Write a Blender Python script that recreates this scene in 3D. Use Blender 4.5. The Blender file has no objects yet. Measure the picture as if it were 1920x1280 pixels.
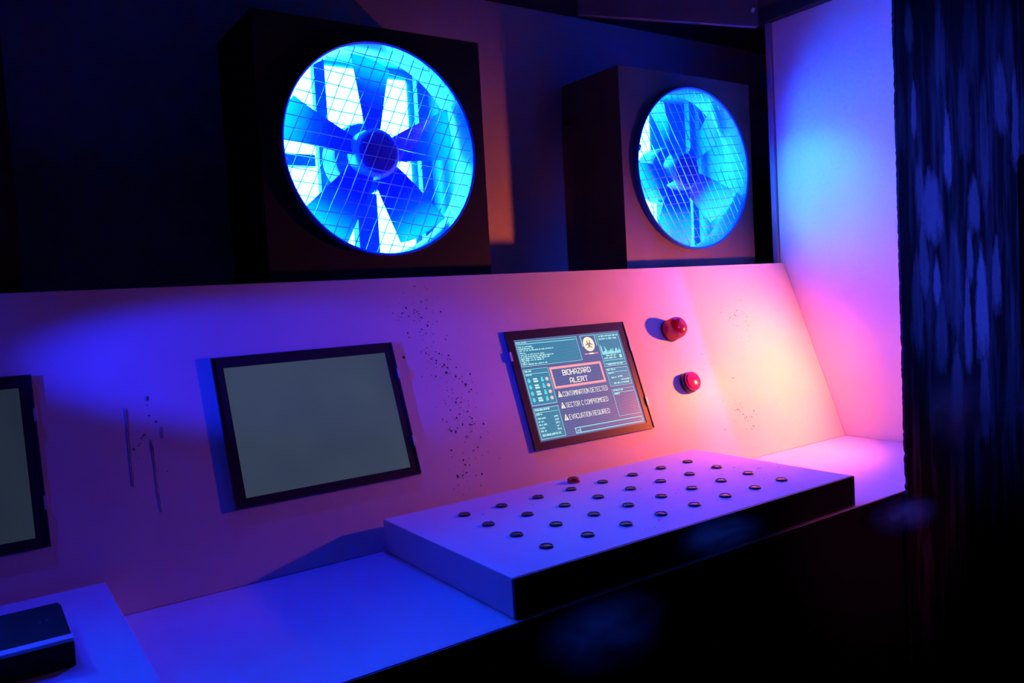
import bpy, bmesh, math, random
from mathutils import Matrix, Vector

random.seed(7)
scene = bpy.context.scene
COL = scene.collection
PI = math.pi

# ------------------------------------------------------------------ camera
cam_d = bpy.data.cameras.new('camera')
cam = bpy.data.objects.new('camera', cam_d); COL.objects.link(cam)
RIGHT = Vector((0.8207296, -0.5685272, -0.0563898))
DOWN = Vector((-0.0801648, -0.0168739, -0.9966388))
FWD = Vector((0.5656647, 0.8224914, -0.0594248))
M = Matrix((RIGHT, -DOWN, -FWD)).transposed().to_4x4()
M.translation = Vector((-2.117856, -1.374950, 0.471178))
cam.matrix_world = M
cam_d.sensor_width = 36.0
cam_d.lens = 1499.35 / 1920 * 36
cam_d.clip_start = 0.01
scene.camera = cam

# ------------------------------------------------------------------ world, exposure
w = bpy.data.worlds.new('dark_room'); scene.world = w
w.use_nodes = True
w.node_tree.nodes['Background'].inputs[0].default_value = (0.02, 0.015, 0.10, 1)
w.node_tree.nodes['Background'].inputs[1].default_value = 0.03
scene.view_settings.view_transform = 'Standard'
scene.view_settings.look = 'None'
scene.view_settings.exposure = 0.0
scene.view_settings.gamma = 1.0
scene.view_settings.use_curve_mapping = False

FAN_EMIT = (1.1, 18.0, 200.0)        # blue light panel inside each fan housing
RED_LAMP = (1.0, 0.145, 0.02)
RED_WATT = 52.0
RED_POS = Vector((-0.130, -0.295, 0.375))
RED_AIM = Vector((-0.37, 0.09, 0.21))

# dim blue house light on the visitor side, washing the black wall
hl = bpy.data.lights.new('visitor_side_spot', 'SPOT')
hl.energy = 260.0; hl.color = (0.03, 0.06, 1.0); hl.shadow_soft_size = 0.06
hl.spot_size = math.radians(34); hl.spot_blend = 1.0
hlo = bpy.data.objects.new('visitor_side_spot', hl); COL.objects.link(hlo)
hlo.location = (-0.55, -2.6, 1.12)
hlo.rotation_euler = (Vector((-0.08, -0.45, 0.60)) - hlo.location).to_track_quat('-Z', 'Y').to_euler()

# added magenta spot with no fixture, tints the smoke before the desk
smoke_tint = bpy.data.lights.new('visitor_side_spot', 'SPOT')
smoke_tint.energy = 50.0; smoke_tint.color = (1.0, 0.12, 0.55); smoke_tint.shadow_soft_size = 0.06
smoke_tint.spot_size = math.radians(15); smoke_tint.spot_blend = 1.0
smoke_tint_obj = bpy.data.objects.new('visitor_side_spot', smoke_tint); COL.objects.link(smoke_tint_obj)
smoke_tint_obj.location = (-1.6, -2.6, 0.75)
smoke_tint_obj.rotation_euler = (Vector((-0.62, -0.53, 0.02)) - smoke_tint_obj.location).to_track_quat('-Z', 'Y').to_euler()

DOWN_WATT, DOWN_COL = (25.0, 27.0, 42.0), (0.006, 0.010, 1.0)    # one blue downlight added over each fan to light desk and panel
DOWN_POS = [(-2.294, 0.235, 1.255), (-1.305, 0.235, 1.255), (-0.3005, 0.235, 1.255)]
DOWN_TILT, DOWN_CONE, DOWN_BLEND = 42.0, 92.0, 0.5

SIDE_WATT, SIDE_COL = 200.0, (0.006, 0.016, 1.0)    # added unseen blue spot at left, makes the blue band on the panel
SIDE_POS, SIDE_AIM = Vector((-3.02, -0.16, 0.64)), Vector((-1.62, 0.134, 0.360))
SIDE_CONE, SIDE_BLEND = 13.5, 0.75

# ------------------------------------------------------------------ materials
def nodes_of(name):
    m = bpy.data.materials.new(name); m.use_nodes = True
    nt = m.node_tree
    return m, nt, nt.nodes['Principled BSDF']

def set_in(b, key, v):
    if key in b.inputs: b.inputs[key].default_value = v

def mat(name, color, rough=0.5, metal=0.0, spec=0.5, noise=0.0, scale=20.0, bump=0.0, bscale=120.0, emit=None, estr=1.0):
    m, nt, b = nodes_of(name)
    b.inputs['Base Color'].default_value = (*color, 1)
    b.inputs['Roughness'].default_value = rough
    b.inputs['Metallic'].default_value = metal
    set_in(b, 'Specular IOR Level', spec)
    tc = nt.nodes.new('ShaderNodeTexCoord')
    if noise > 0:
        n = nt.nodes.new('ShaderNodeTexNoise'); n.inputs['Scale'].default_value = scale; n.inputs['Detail'].default_value = 5
        nt.links.new(tc.outputs['Object'], n.inputs['Vector'])
        r = nt.nodes.new('ShaderNodeValToRGB')
        r.color_ramp.elements[0].position = 0.3; r.color_ramp.elements[1].position = 0.7
        r.color_ramp.elements[0].color = (*[c * (1 - noise) for c in color], 1)
        r.color_ramp.elements[1].color = (*color, 1)
        nt.links.new(n.outputs[0], r.inputs[0]); nt.links.new(r.outputs[0], b.inputs['Base Color'])
    if bump > 0:
        n2 = nt.nodes.new('ShaderNodeTexNoise'); n2.inputs['Scale'].default_value = bscale; n2.inputs['Detail'].default_value = 4
        nt.links.new(tc.outputs['Object'], n2.inputs['Vector'])
        bp = nt.nodes.new('ShaderNodeBump'); bp.inputs['Strength'].default_value = bump; bp.inputs['Distance'].default_value = 0.002
        nt.links.new(n2.outputs[0], bp.inputs['Height']); nt.links.new(bp.outputs[0], b.inputs['Normal'])
    if emit:
        b.inputs['Emission Color'].default_value = (*emit, 1)
        b.inputs['Emission Strength'].default_value = estr
    return m

def emit_mat(name, col, strength=1.0):
    m = bpy.data.materials.new(name); m.use_nodes = True
    nt = m.node_tree; nt.nodes.clear()
    o = nt.nodes.new('ShaderNodeOutputMaterial'); e = nt.nodes.new('ShaderNodeEmission')
    e.inputs[0].default_value = (*col, 1); e.inputs[1].default_value = strength
    nt.links.new(e.outputs[0], o.inputs[0])
    return m

def translucent_mat(name, diff, trans, fac, rough=0.25, gloss=0.08):
    m = bpy.data.materials.new(name); m.use_nodes = True
    nt = m.node_tree; nt.nodes.clear(); L = nt.links
    o = nt.nodes.new('ShaderNodeOutputMaterial')
    d = nt.nodes.new('ShaderNodeBsdfDiffuse'); d.inputs[0].default_value = (*diff, 1)
    t = nt.nodes.new('ShaderNodeBsdfTranslucent'); t.inputs[0].default_value = (*trans, 1)
    g = nt.nodes.new('ShaderNodeBsdfGlossy'); g.inputs[0].default_value = (1, 1, 1, 1); g.inputs['Roughness'].default_value = rough
    a = nt.nodes.new('ShaderNodeMixShader'); a.inputs[0].default_value = fac
    c = nt.nodes.new('ShaderNodeMixShader'); c.inputs[0].default_value = gloss
    L.new(d.outputs[0], a.inputs[1]); L.new(t.outputs[0], a.inputs[2])
    L.new(a.outputs[0], c.inputs[1]); L.new(g.outputs[0], c.inputs[2]); L.new(c.outputs[0], o.inputs[0])
    return m

def blade_light_ramp(m, root, mid, tip):
    # light falloff painted into the translucent colour: dark root, bright tip
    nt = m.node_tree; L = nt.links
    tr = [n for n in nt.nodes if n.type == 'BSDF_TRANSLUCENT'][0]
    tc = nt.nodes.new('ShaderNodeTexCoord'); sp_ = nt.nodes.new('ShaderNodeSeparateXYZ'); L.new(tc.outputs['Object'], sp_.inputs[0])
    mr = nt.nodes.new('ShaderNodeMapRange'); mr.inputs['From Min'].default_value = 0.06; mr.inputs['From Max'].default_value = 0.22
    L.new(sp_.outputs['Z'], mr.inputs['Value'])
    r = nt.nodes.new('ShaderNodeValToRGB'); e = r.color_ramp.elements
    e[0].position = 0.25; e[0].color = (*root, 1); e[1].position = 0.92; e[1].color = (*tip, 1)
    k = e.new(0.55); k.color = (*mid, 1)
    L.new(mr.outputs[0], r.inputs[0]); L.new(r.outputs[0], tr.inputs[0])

MT = {}
MT['panel'] = mat('white_panel_paint', (0.74, 0.73, 0.74), 0.42, spec=0.4, noise=0.10, scale=6, bump=0.12, bscale=90)
MT['desk'] = mat('white_desk_paint', (0.72, 0.72, 0.74), 0.45, spec=0.4, noise=0.08, scale=9, bump=0.1)
MT['box'] = mat('white_box_paint', (0.72, 0.71, 0.74), 0.45, spec=0.4, noise=0.07, scale=9, bump=0.1)
MT['side'] = mat('white_side_wall_paint', (0.78, 0.78, 0.78), 0.5, spec=0.3, noise=0.06, scale=4, bump=0.15, bscale=30)
MT['backwall'] = mat('grey_wall_paint', (0.50, 0.46, 0.48), 0.7, noise=0.2, scale=3)
MT['black'] = mat('black_paint', (0.012, 0.011, 0.013), 0.55, noise=0.3, scale=12, bump=0.2)
MT['ceil'] = mat('black_ceiling_paint', (0.015, 0.015, 0.018), 0.8)
MT['floor'] = mat('dark_floor', (0.02, 0.02, 0.022), 0.6, noise=0.3, scale=5)
MT['housing'] = mat('black_housing', (0.012, 0.010, 0.012), 0.6, spec=0.2, noise=0.25, scale=7)
MT['housing_grey'] = mat('dark_grey_housing', (0.12, 0.095, 0.10), 0.55, noise=0.35, scale=7)  # lighter grey housing tone for the right fan
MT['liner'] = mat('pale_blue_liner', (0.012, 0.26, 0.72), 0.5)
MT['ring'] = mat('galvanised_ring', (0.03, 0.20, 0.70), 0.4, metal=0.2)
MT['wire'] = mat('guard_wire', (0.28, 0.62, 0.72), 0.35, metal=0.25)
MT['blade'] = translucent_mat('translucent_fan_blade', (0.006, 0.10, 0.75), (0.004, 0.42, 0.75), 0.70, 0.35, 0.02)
blade_light_ramp(MT['blade'], (0.002, 0.035, 0.35), (0.004, 0.25, 0.75), (0.12, 0.97, 0.97))
MT['blade_lit'] = translucent_mat('lit_fan_blade', (0.02, 0.25, 0.80), (0.02, 0.8, 0.9), 0.88, 0.35, 0.02)  # lit copy of the blade, stronger glow put into its colour
blade_light_ramp(MT['blade_lit'], (0.004, 0.16, 0.60), (0.10, 0.85, 0.95), (0.95, 1.0, 1.0))
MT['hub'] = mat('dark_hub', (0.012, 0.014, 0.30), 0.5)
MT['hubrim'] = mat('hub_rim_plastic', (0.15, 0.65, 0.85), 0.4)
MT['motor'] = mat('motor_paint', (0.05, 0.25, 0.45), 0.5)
MT['fanlight'] = emit_mat('blue_light_panel', FAN_EMIT, 1.0)
MT['bezel'] = mat('black_bezel_plastic', (0.025, 0.022, 0.03), 0.38, spec=0.5)
MT['edge'] = mat('monitor_edge_metal', (0.08, 0.08, 0.10), 0.3, metal=0.6)
MT['clip'] = mat('bright_clip_metal', (0.75, 0.72, 0.75), 0.35, metal=0.3)
MT['trim'] = mat('grey_batten_paint', (0.25, 0.24, 0.30), 0.5)
MT['board'] = mat('brown_board', (0.16, 0.09, 0.12), 0.6, noise=0.3, scale=9)
MT['plate'] = mat('black_plate', (0.008, 0.008, 0.009), 0.7, spec=0.15)
MT['marks'] = mat('faded_print', (0.10, 0.10, 0.11), 0.6)
MT['speck'] = mat('black_paint_speck', (0.02, 0.012, 0.02), 0.6)
MT['bring'] = mat('button_ring', (0.06, 0.05, 0.06), 0.28, metal=0.5)
MT['blens'] = mat('dull_button_lens', (0.16, 0.08, 0.09), 0.25, noise=0.5, scale=60)
MT['redlens'] = translucent_mat('red_translucent_plastic', (0.42, 0.006, 0.03), (0.60, 0.01, 0.09), 0.6, 0.07, 0.09)
MT['redcap'] = mat('red_glossy_plastic', (0.80, 0.02, 0.14), 0.12)
MT['darkrim'] = mat('dark_rim_plastic', (0.05, 0.02, 0.04), 0.3)
MT['lampbody'] = mat('lamp_black_metal', (0.02, 0.02, 0.02), 0.4, metal=0.3)
MT['added_lens'] = emit_mat('added_blue_lens', (0.1, 0.4, 10.0), 1.0)
MT['lamplens'] = emit_mat('red_lamp_lens', (8.0, 0.9, 0.35), 1.0)

def screen_off_mat(name, k):
    m, nt, b = nodes_of(name)
    b.inputs['Base Color'].default_value = (0.02, 0.022, 0.03, 1); b.inputs['Roughness'].default_value = 0.35
    tc = nt.nodes.new('ShaderNodeTexCoord'); n = nt.nodes.new('ShaderNodeTexNoise')
    n.inputs['Scale'].default_value = 4.0; n.inputs['Detail'].default_value = 2
    r = nt.nodes.new('ShaderNodeValToRGB')
    r.color_ramp.elements[0].position = 0.3; r.color_ramp.elements[1].position = 0.7
    r.color_ramp.elements[0].color = (0.030, 0.047, 0.085, 1); r.color_ramp.elements[1].color = (0.044, 0.068, 0.102, 1)
    nt.links.new(tc.outputs['Object'], n.inputs['Vector']); nt.links.new(n.outputs[0], r.inputs[0])
    nt.links.new(r.outputs[0], b.inputs['Emission Color']); b.inputs['Emission Strength'].default_value = k
    return m
MT['screen_off'] = screen_off_mat('idle_lcd_screen', 0.9); MT['screen_dim'] = screen_off_mat('dim_lcd_screen', 0.4)  # dim copy puts the side-view falloff into the emission

def scan_mat(name, c1, c2, freq=250.0):
    """lit display colour with fine horizontal scan lines"""
    m, nt, b = nodes_of(name)
    b.inputs['Base Color'].default_value = (0.02, 0.02, 0.03, 1); b.inputs['Roughness'].default_value = 0.3
    tc = nt.nodes.new('ShaderNodeTexCoord'); wv = nt.nodes.new('ShaderNodeTexWave')
    wv.bands_direction = 'Y'; wv.inputs['Scale'].default_value = freq / (2 * PI) * 2
    r = nt.nodes.new('ShaderNodeValToRGB')
    r.color_ramp.elements[0].color = (*c1, 1); r.color_ramp.elements[1].color = (*c2, 1)
    nt.links.new(tc.outputs['Object'], wv.inputs['Vector']); nt.links.new(wv.outputs[0], r.inputs[0])
    nt.links.new(r.outputs[0], b.inputs['Emission Color']); b.inputs['Emission Strength'].default_value = 1.0
    return m
MT['scr_bg'] = scan_mat('display_background', (0.03, 0.045, 0.17), (0.15, 0.21, 0.46))
MT['scr_teal'] = scan_mat('display_teal_panel', (0.02, 0.13, 0.24), (0.07, 0.33, 0.50))
MT['scr_line'] = emit_mat('display_cyan_line', (0.36, 0.86, 0.92), 1.0)
MT['scr_text'] = emit_mat('display_pale_text', (0.55, 0.92, 0.92), 1.0)
MT['scr_fig'] = emit_mat('display_cyan_figure', (0.12, 0.75, 0.80), 1.0)
MT['scr_pink'] = emit_mat('display_pink_frame', (1.0, 0.30, 0.38), 1.0)
MT['scr_paleink'] = emit_mat('display_pale_pink', (1.0, 0.62, 0.62), 1.0)
MT['scr_white'] = emit_mat('display_warm_white', (1.0, 0.84, 0.80), 1.0)
MT['scr_cream'] = emit_mat('display_cream', (1.0, 0.90, 0.66), 1.0)
MT['scr_dark'] = emit_mat('display_dark_mark', (0.22, 0.06, 0.16), 1.0)

def peel_mat():
    """black wall with worn upright streaks of older blue-grey paint"""
    m, nt, b = nodes_of('worn_black_wall'); L = nt.links
    def math_n(op, a=None, c=None, clamp=False):
        n = nt.nodes.new('ShaderNodeMath'); n.operation = op; n.use_clamp = clamp
        for i, v in enumerate((a, c)):
            if v is None: continue
            if isinstance(v, (int, float)): n.inputs[i].default_value = v
            else: L.new(v, n.inputs[i])
        return n.outputs[0]
    tc = nt.nodes.new('ShaderNodeTexCoord')
    nz = nt.nodes.new('ShaderNodeTexNoise'); nz.inputs['Scale'].default_value = 1.0; nz.inputs['Detail'].default_value = 6
    mp = nt.nodes.new('ShaderNodeMapping'); mp.inputs['Scale'].default_value = (26, 8, 7)
    L.new(tc.outputs['Object'], mp.inputs['Vector']); L.new(mp.outputs[0], nz.inputs['Vector'])
    wob = nt.nodes.new('ShaderNodeVectorMath'); wob.operation = 'MULTIPLY_ADD'
    L.new(nz.outputs['Color'], wob.inputs[0]); wob.inputs[1].default_value = (0.022, 0, 0.05); L.new(tc.outputs['Object'], wob.inputs[2])
    sep = nt.nodes.new('ShaderNodeSeparateXYZ'); L.new(wob.outputs[0], sep.inputs[0])
    X, Z = sep.outputs['X'], sep.outputs['Z']
    # x, z, half width, half height, strength  (world units on the wall)
    P = [(-0.426, 0.985, 0.017, 0.055, 0.35), (-0.413, 0.815, 0.012, 0.060, 0.7), (-0.277, 0.735, 0.017, 0.095, 0.75),
         (-0.352, 0.615, 0.040, 0.085, 0.75), (-0.395, 0.640, 0.020, 0.080, 0.4), (-0.022, 0.880, 0.032, 0.100, 0.42),
         (-0.335, 0.445, 0.014, 0.065, 0.85), (-0.165, 0.615, 0.026, 0.075, 0.55), (-0.190, 0.500, 0.018, 0.070, 0.65),
         (-0.135, 0.385, 0.028, 0.150, 0.95), (-0.205, 0.360, 0.017, 0.130, 0.7), (-0.060, 0.450, 0.022, 0.100, 0.6),
         (-0.320, 0.330, 0.026, 0.090, 0.35), (-0.420, 0.400, 0.024, 0.120, 0.3), (-0.200, 0.830, 0.030, 0.120, 0.2),
         (-0.390, 0.500, 0.022, 0.090, 0.45), (-0.260, 0.450, 0.030, 0.140, 0.25), (-0.130, 0.170, 0.026, 0.120, 0.5),
         (-0.260, 0.210, 0.024, 0.090, 0.4), (0.050, 0.830, 0.020, 0.130, 0.5), (-0.110, 0.760, 0.024, 0.150, 0.2),
         (-0.300, 0.960, 0.030, 0.100, 0.15), (-0.170, 1.000, 0.030, 0.120, 0.12)]
    rag = nt.nodes.new('ShaderNodeTexNoise'); rag.inputs['Scale'].default_value = 1.0; rag.inputs['Detail'].default_value = 8; rag.inputs['Roughness'].default_value = 0.7
    mp3 = nt.nodes.new('ShaderNodeMapping'); mp3.inputs['Scale'].default_value = (70, 20, 22)
    L.new(tc.outputs['Object'], mp3.inputs['Vector']); L.new(mp3.outputs[0], rag.inputs['Vector'])
    acc = None
    for (px, pz, hw, hh, s) in P:
        dz = math_n('DIVIDE', math_n('SUBTRACT', Z, pz + 0.025), hh)
        dx = math_n('MULTIPLY', math_n('DIVIDE', math_n('SUBTRACT', X, px + 0.011), hw), math_n('ADD', 0.95, math_n('MULTIPLY', dz, 0.40)))
        r2 = math_n('ADD', math_n('MULTIPLY', dx, dx), math_n('MULTIPLY', dz, dz))
        msk = math_n('MULTIPLY', math_n('MULTIPLY', math_n('SUBTRACT', math_n('ADD', 0.15, math_n('MULTIPLY', rag.outputs[0], 1.9)), r2), 1.5, True), s)
        acc = msk if acc is None else math_n('MAXIMUM', acc, msk)
    st = nt.nodes.new('ShaderNodeTexNoise'); st.inputs['Scale'].default_value = 1.0; st.inputs['Detail'].default_value = 7; st.inputs['Roughness'].default_value = 0.6
    mp2 = nt.nodes.new('ShaderNodeMapping'); mp2.inputs['Scale'].default_value = (30, 8, 3.2)
    L.new(tc.outputs['Object'], mp2.inputs['Vector']); L.new(mp2.outputs[0], st.inputs['Vector'])
    base = math_n('MULTIPLY', math_n('SUBTRACT', st.outputs[0], 0.46, True), 1.3, True)
    fine = nt.nodes.new('ShaderNodeTexNoise'); fine.inputs['Scale'].default_value = 260; fine.inputs['Detail'].default_value = 3
    L.new(tc.outputs['Object'], fine.inputs['Vector'])
    tot = math_n('ADD', base, math_n('MULTIPLY', acc, math_n('ADD', math_n('MULTIPLY', fine.outputs[0], 0.7), 0.65)), True)
    ramp = nt.nodes.new('ShaderNodeValToRGB')
    ramp.color_ramp.elements[0].color = (0.008, 0.008, 0.010, 1)
    ramp.color_ramp.elements[1].color = (0.34, 0.33, 0.36, 1)
    L.new(tot, ramp.inputs[0]); L.new(ramp.outputs[0], b.inputs['Base Color'])
    b.inputs['Roughness'].default_value = 0.6
    wv = nt.nodes.new('ShaderNodeTexWave'); wv.bands_direction = 'Z'; wv.inputs['Scale'].default_value = 55; wv.inputs['Distortion'].default_value = 5
    L.new(tc.outputs['Object'], wv.inputs['Vector'])
    bp = nt.nodes.new('ShaderNodeBump'); bp.inputs['Strength'].default_value = 0.35; bp.inputs['Distance'].default_value = 0.0015
    hsum = math_n('ADD', math_n('MULTIPLY', wv.outputs[1], 0.4), math_n('ADD', fine.outputs[0], tot))
    L.new(hsum, bp.inputs['Height']); L.new(bp.outputs[0], b.inputs['Normal'])
    return m
MT['peel'] = peel_mat()

def smoke_mat(name, dens, col, scale, thr, seed):
    m = bpy.data.materials.new(name); m.use_nodes = True
    nt = m.node_tree; nt.nodes.clear(); L = nt.links
    o = nt.nodes.new('ShaderNodeOutputMaterial'); v = nt.nodes.new('ShaderNodeVolumePrincipled')
    v.inputs['Color'].default_value = (*col, 1); v.inputs['Anisotropy'].default_value = 0.35
    tc = nt.nodes.new('ShaderNodeTexCoord')
    mp = nt.nodes.new('ShaderNodeMapping'); mp.inputs['Location'].default_value = (seed, seed * 0.7, seed * 1.3)
    L.new(tc.outputs['Object'], mp.inputs['Vector'])
    n = nt.nodes.new('ShaderNodeTexNoise'); n.inputs['Scale'].default_value = scale; n.inputs['Detail'].default_value = 5; n.inputs['Distortion'].default_value = 1.4
    L.new(mp.outputs[0], n.inputs['Vector'])
    ln = nt.nodes.new('ShaderNodeVectorMath'); ln.operation = 'LENGTH'; L.new(tc.outputs['Object'], ln.inputs[0])
    f = nt.nodes.new('ShaderNodeMapRange'); f.inputs['From Min'].default_value = 1.0; f.inputs['From Max'].default_value = 0.10
    f.inputs['To Min'].default_value = 0.0; f.inputs['To Max'].default_value = 1.0
    L.new(ln.outputs['Value'], f.inputs['Value'])
    s = nt.nodes.new('ShaderNodeMath'); s.operation = 'SUBTRACT'; s.use_clamp = True; s.inputs[1].default_value = thr; L.new(n.outputs[0], s.inputs[0])
    k = nt.nodes.new('ShaderNodeMath'); k.operation = 'MULTIPLY'; f2 = nt.nodes.new('ShaderNodeMath'); f2.operation = 'POWER'; f2.inputs[1].default_value = 1.8; L.new(f.outputs[0], f2.inputs[0])
    L.new(s.outputs[0], k.inputs[0]); L.new(f2.outputs[0], k.inputs[1])
    d = nt.nodes.new('ShaderNodeMath'); d.operation = 'MULTIPLY'; d.inputs[1].default_value = dens; L.new(k.outputs[0], d.inputs[0])
    L.new(d.outputs[0], v.inputs['Density']); L.new(v.outputs[0], o.inputs['Volume'])
    return m

# ------------------------------------------------------------------ mesh helpers
def link(name, me, m, parent=None, loc=None, rot=None):
    o = bpy.data.objects.new(name, me); COL.objects.link(o)
    if m is not None and not me.materials: me.materials.append(m)
    if parent is not None: o.parent = parent
    if loc is not None: o.location = loc
    if rot is not None: o.rotation_euler = rot
    return o

def from_bm(name, bm, m, parent=None, smooth=False, **k):
    bmesh.ops.recalc_face_normals(bm, faces=bm.faces[:])
    me = bpy.data.meshes.new(name); bm.to_mesh(me); bm.free()
    if smooth:
        for p in me.polygons: p.use_smooth = True
        try: me.set_sharp_from_angle(angle=math.radians(38))
        except Exception: pass
    return link(name, me, m, parent, **k)

def add_box(bm, x0, x1, y0, y1, z0, z1, bev=0.0):
    r = bmesh.ops.create_cube(bm, size=1.0)
    vs = r['verts']
    for v in vs:
        v.co = Vector((x0 + (v.co.x + .5) * (x1 - x0), y0 + (v.co.y + .5) * (y1 - y0), z0 + (v.co.z + .5) * (z1 - z0)))
    if bev > 0:
        es = list({e for v in vs for e in v.link_edges})
        bmesh.ops.bevel(bm, geom=es, offset=bev, segments=2, affect='EDGES', profile=0.5)
    return vs

def box(name, b, m, parent=None, bev=0.002, **k):
    bm = bmesh.new(); add_box(bm, *b, bev=bev)
    return from_bm(name, bm, m, parent, **k)

def lathe(bm, prof, n=32, axis='Z', loc=(0, 0, 0), cap0=True, cap1=True):
    """prof: list of (r, h); spun about axis ('Z' up, 'Y' = depth)"""
    rings = []
    for r, h in prof:
        ring = []
        for i in range(n):
            a = 2 * PI * i / n
            p = (r * math.cos(a), r * math.sin(a), h) if axis == 'Z' else (r * math.cos(a), h, r * math.sin(a))
            ring.append(bm.verts.new(Vector(p) + Vector(loc)))
        rings.append(ring)
    for a, b in zip(rings, rings[1:]):
        for i in range(n):
            bm.faces.new((a[i], a[(i + 1) % n], b[(i + 1) % n], b[i]))
    if cap0 and prof[0][0] > 0: bm.faces.new(rings[0])
    if cap1 and prof[-1][0] > 0: bm.faces.new(rings[-1])
    return rings

def tube(bm, a, b, r, n=5):
    a, b = Vector(a), Vector(b); d = (b - a).normalized()
    u = d.orthogonal().normalized(); v = d.cross(u)
    A = []; B = []
    for i in range(n):
        t = 2 * PI * i / n; o = (u * math.cos(t) + v * math.sin(t)) * r
        A.append(bm.verts.new(a + o)); B.append(bm.verts.new(b + o))
    for i in range(n): bm.faces.new((A[i], A[(i + 1) % n], B[(i + 1) % n], B[i]))
    bm.faces.new(A); bm.faces.new(B)

def thing(name, label, cat, loc=(0, 0, 0), group=None, matrix=None):
    o = bpy.data.objects.new(name, None); COL.objects.link(o); o.empty_display_size = 0.05
    o.location = loc
    if matrix is not None: o.matrix_world = matrix
    tag(o, label, cat, group); return o

def tag(o, label, cat, group=None, kind=None):
    o['label'] = label; o['category'] = cat
    if group: o['group'] = group
    if kind: o['kind'] = kind
    return o

def struct(o, label=None, cat=None):
    o['kind'] = 'structure'
    if label: o['label'] = label
    if cat: o['category'] = cat
    return o

# ------------------------------------------------------------------ panel frame
PA = math.radians(69.5786)
PU = Vector((0, math.cos(PA), math.sin(PA)))        # up the slope
PN = Vector((0, -math.sin(PA), math.cos(PA)))       # out of the panel
PL = 0.555
def panel_matrix(x, v, n=0.0):
    m = Matrix((Vector((1, 0, 0)), PU, PN)).transposed().to_4x4()
    m.translation = Vector((x, 0, 0)) + PU * v + PN * n
    return m
LEFT = -3.3
FLOOR = -0.80
CEIL = 1.30
LEDGE = 0.520

# ------------------------------------------------------------------ setting
struct(box('floor', (-4.2, 2.2, -4.0, 0.6, FLOOR - 0.02, FLOOR), MT['floor'], bev=0), 'dark floor lost in shadow below the desk', 'floor')
struct(box('ceiling', (-4.2, 2.2, -4.0, 0.6, CEIL, CEIL + 0.02), MT['ceil'], bev=0), 'black ceiling above the fans', 'ceiling')
struct(box('wall_back', (-4.2, 0.9, 0.540, 0.56, FLOOR, CEIL), MT['backwall'], bev=0), 'dim grey wall behind the two blue fans', 'wall')
struct(box('wall_right', (0.0, 0.014, -0.440, 0.205, FLOOR, 1.254), MT['side'], bev=0.001), 'white side wall washed in cyan and pink light', 'wall')
struct(box('trim_1', (-0.010, 0.016, 0.2055, 0.224, FLOOR, 1.254), MT['trim'], bev=0.002), 'upright batten along the rear edge of the white side wall', 'trim')
struct(box('ceiling_soffit', (-0.03, 0.5, -0.43, 0.26, 1.2545, CEIL - 0.0005), MT['ceil'], bev=0.001), 'black soffit sitting on top of the white side wall', 'soffit')

def worn_wall():
    bm = bmesh.new()
    pts = []
    z = FLOOR
    x = -0.481
    while z < CEIL:
        jag = random.uniform(-0.0014, 0.0014) + 0.0006 * math.sin(z * 37) + (random.uniform(0.001, 0.004) if random.random() < 0.12 else 0)
        pts.append((x + jag, z)); z += random.uniform(0.004, 0.012)
    pts.append((x, CEIL))
    F, B = -0.4530, -0.4480
    fv = [bm.verts.new((px, F, pz)) for px, pz in pts]; bv = [bm.verts.new((px, B, pz)) for px, pz in pts]
    fr = [bm.verts.new((1.6, F, pz)) for px, pz in pts]; br = [bm.verts.new((1.6, B, pz)) for px, pz in pts]
    for i in range(len(pts) - 1):
        bm.faces.new((fv[i], fv[i + 1], fr[i + 1], fr[i])); bm.faces.new((bv[i], br[i], br[i + 1], bv[i + 1]))
        bm.faces.new((fv[i], bv[i], bv[i + 1], fv[i + 1])); bm.faces.new((fr[i], fr[i + 1], br[i + 1], br[i]))
    bm.faces.new((fv[0], fr[0], br[0], bv[0])); bm.faces.new((fv[-1], bv[-1], br[-1], fr[-1]))
    return from_bm('wall_front', bm, MT['peel'])
struct(worn_wall(), 'black wall with worn upright paint streaks and a ragged edge', 'wall')

# ------------------------------------------------------------------ control console
console = thing('control_console', 'long white control console with a sloped panel and black front', 'console', (0, 0, FLOOR))
def cbox(name, b, m, bev=0.0015):
    bm = bmesh.new(); add_box(bm, *b, bev=bev)
    for v in bm.verts: v.co.z -= FLOOR
    return from_bm(name, bm, m, console)
cbox('worktop', (LEFT, -0.002, -0.4413, 0.012, -0.022, 0.0), MT['desk'])
cbox('dark_edge_strip', (LEFT, -0.002, -0.4438, -0.4416, -0.024, -0.0012), MT['black'], 0.0005)  # black strip added to keep the lit white edge dark
cbox('front_skirt', (LEFT, -0.002, -0.4380, -0.420, FLOOR, -0.0225), MT['black'])
# sloped panel board
bm = bmesh.new()
T = 0.012
quad = [PU * 0, PU * PL, PU * PL - PN * T, PU * 0 - PN * T]
A = [bm.verts.new(Vector((LEFT, p.y, p.z - FLOOR))) for p in quad]
B = [bm.verts.new(Vector((-0.001, p.y, p.z - FLOOR))) for p in quad]
for i in range(4): bm.faces.new((A[i], A[(i + 1) % 4], B[(i + 1) % 4], B[i]))
bm.faces.new(A); bm.faces.new(B)
es = [e for e in bm.edges if abs((e.verts[0].co - e.verts[1].co).x) > 1]
bmesh.ops.bevel(bm, geom=es, offset=0.0015, segments=2, affect='EDGES')
slope = from_bm('sloped_panel', bm, MT['panel'], console)
cbox('top_ledge', (LEFT, -0.001, 0.206, 0.538, LEDGE - 0.018, LEDGE), MT['panel'])

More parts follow.
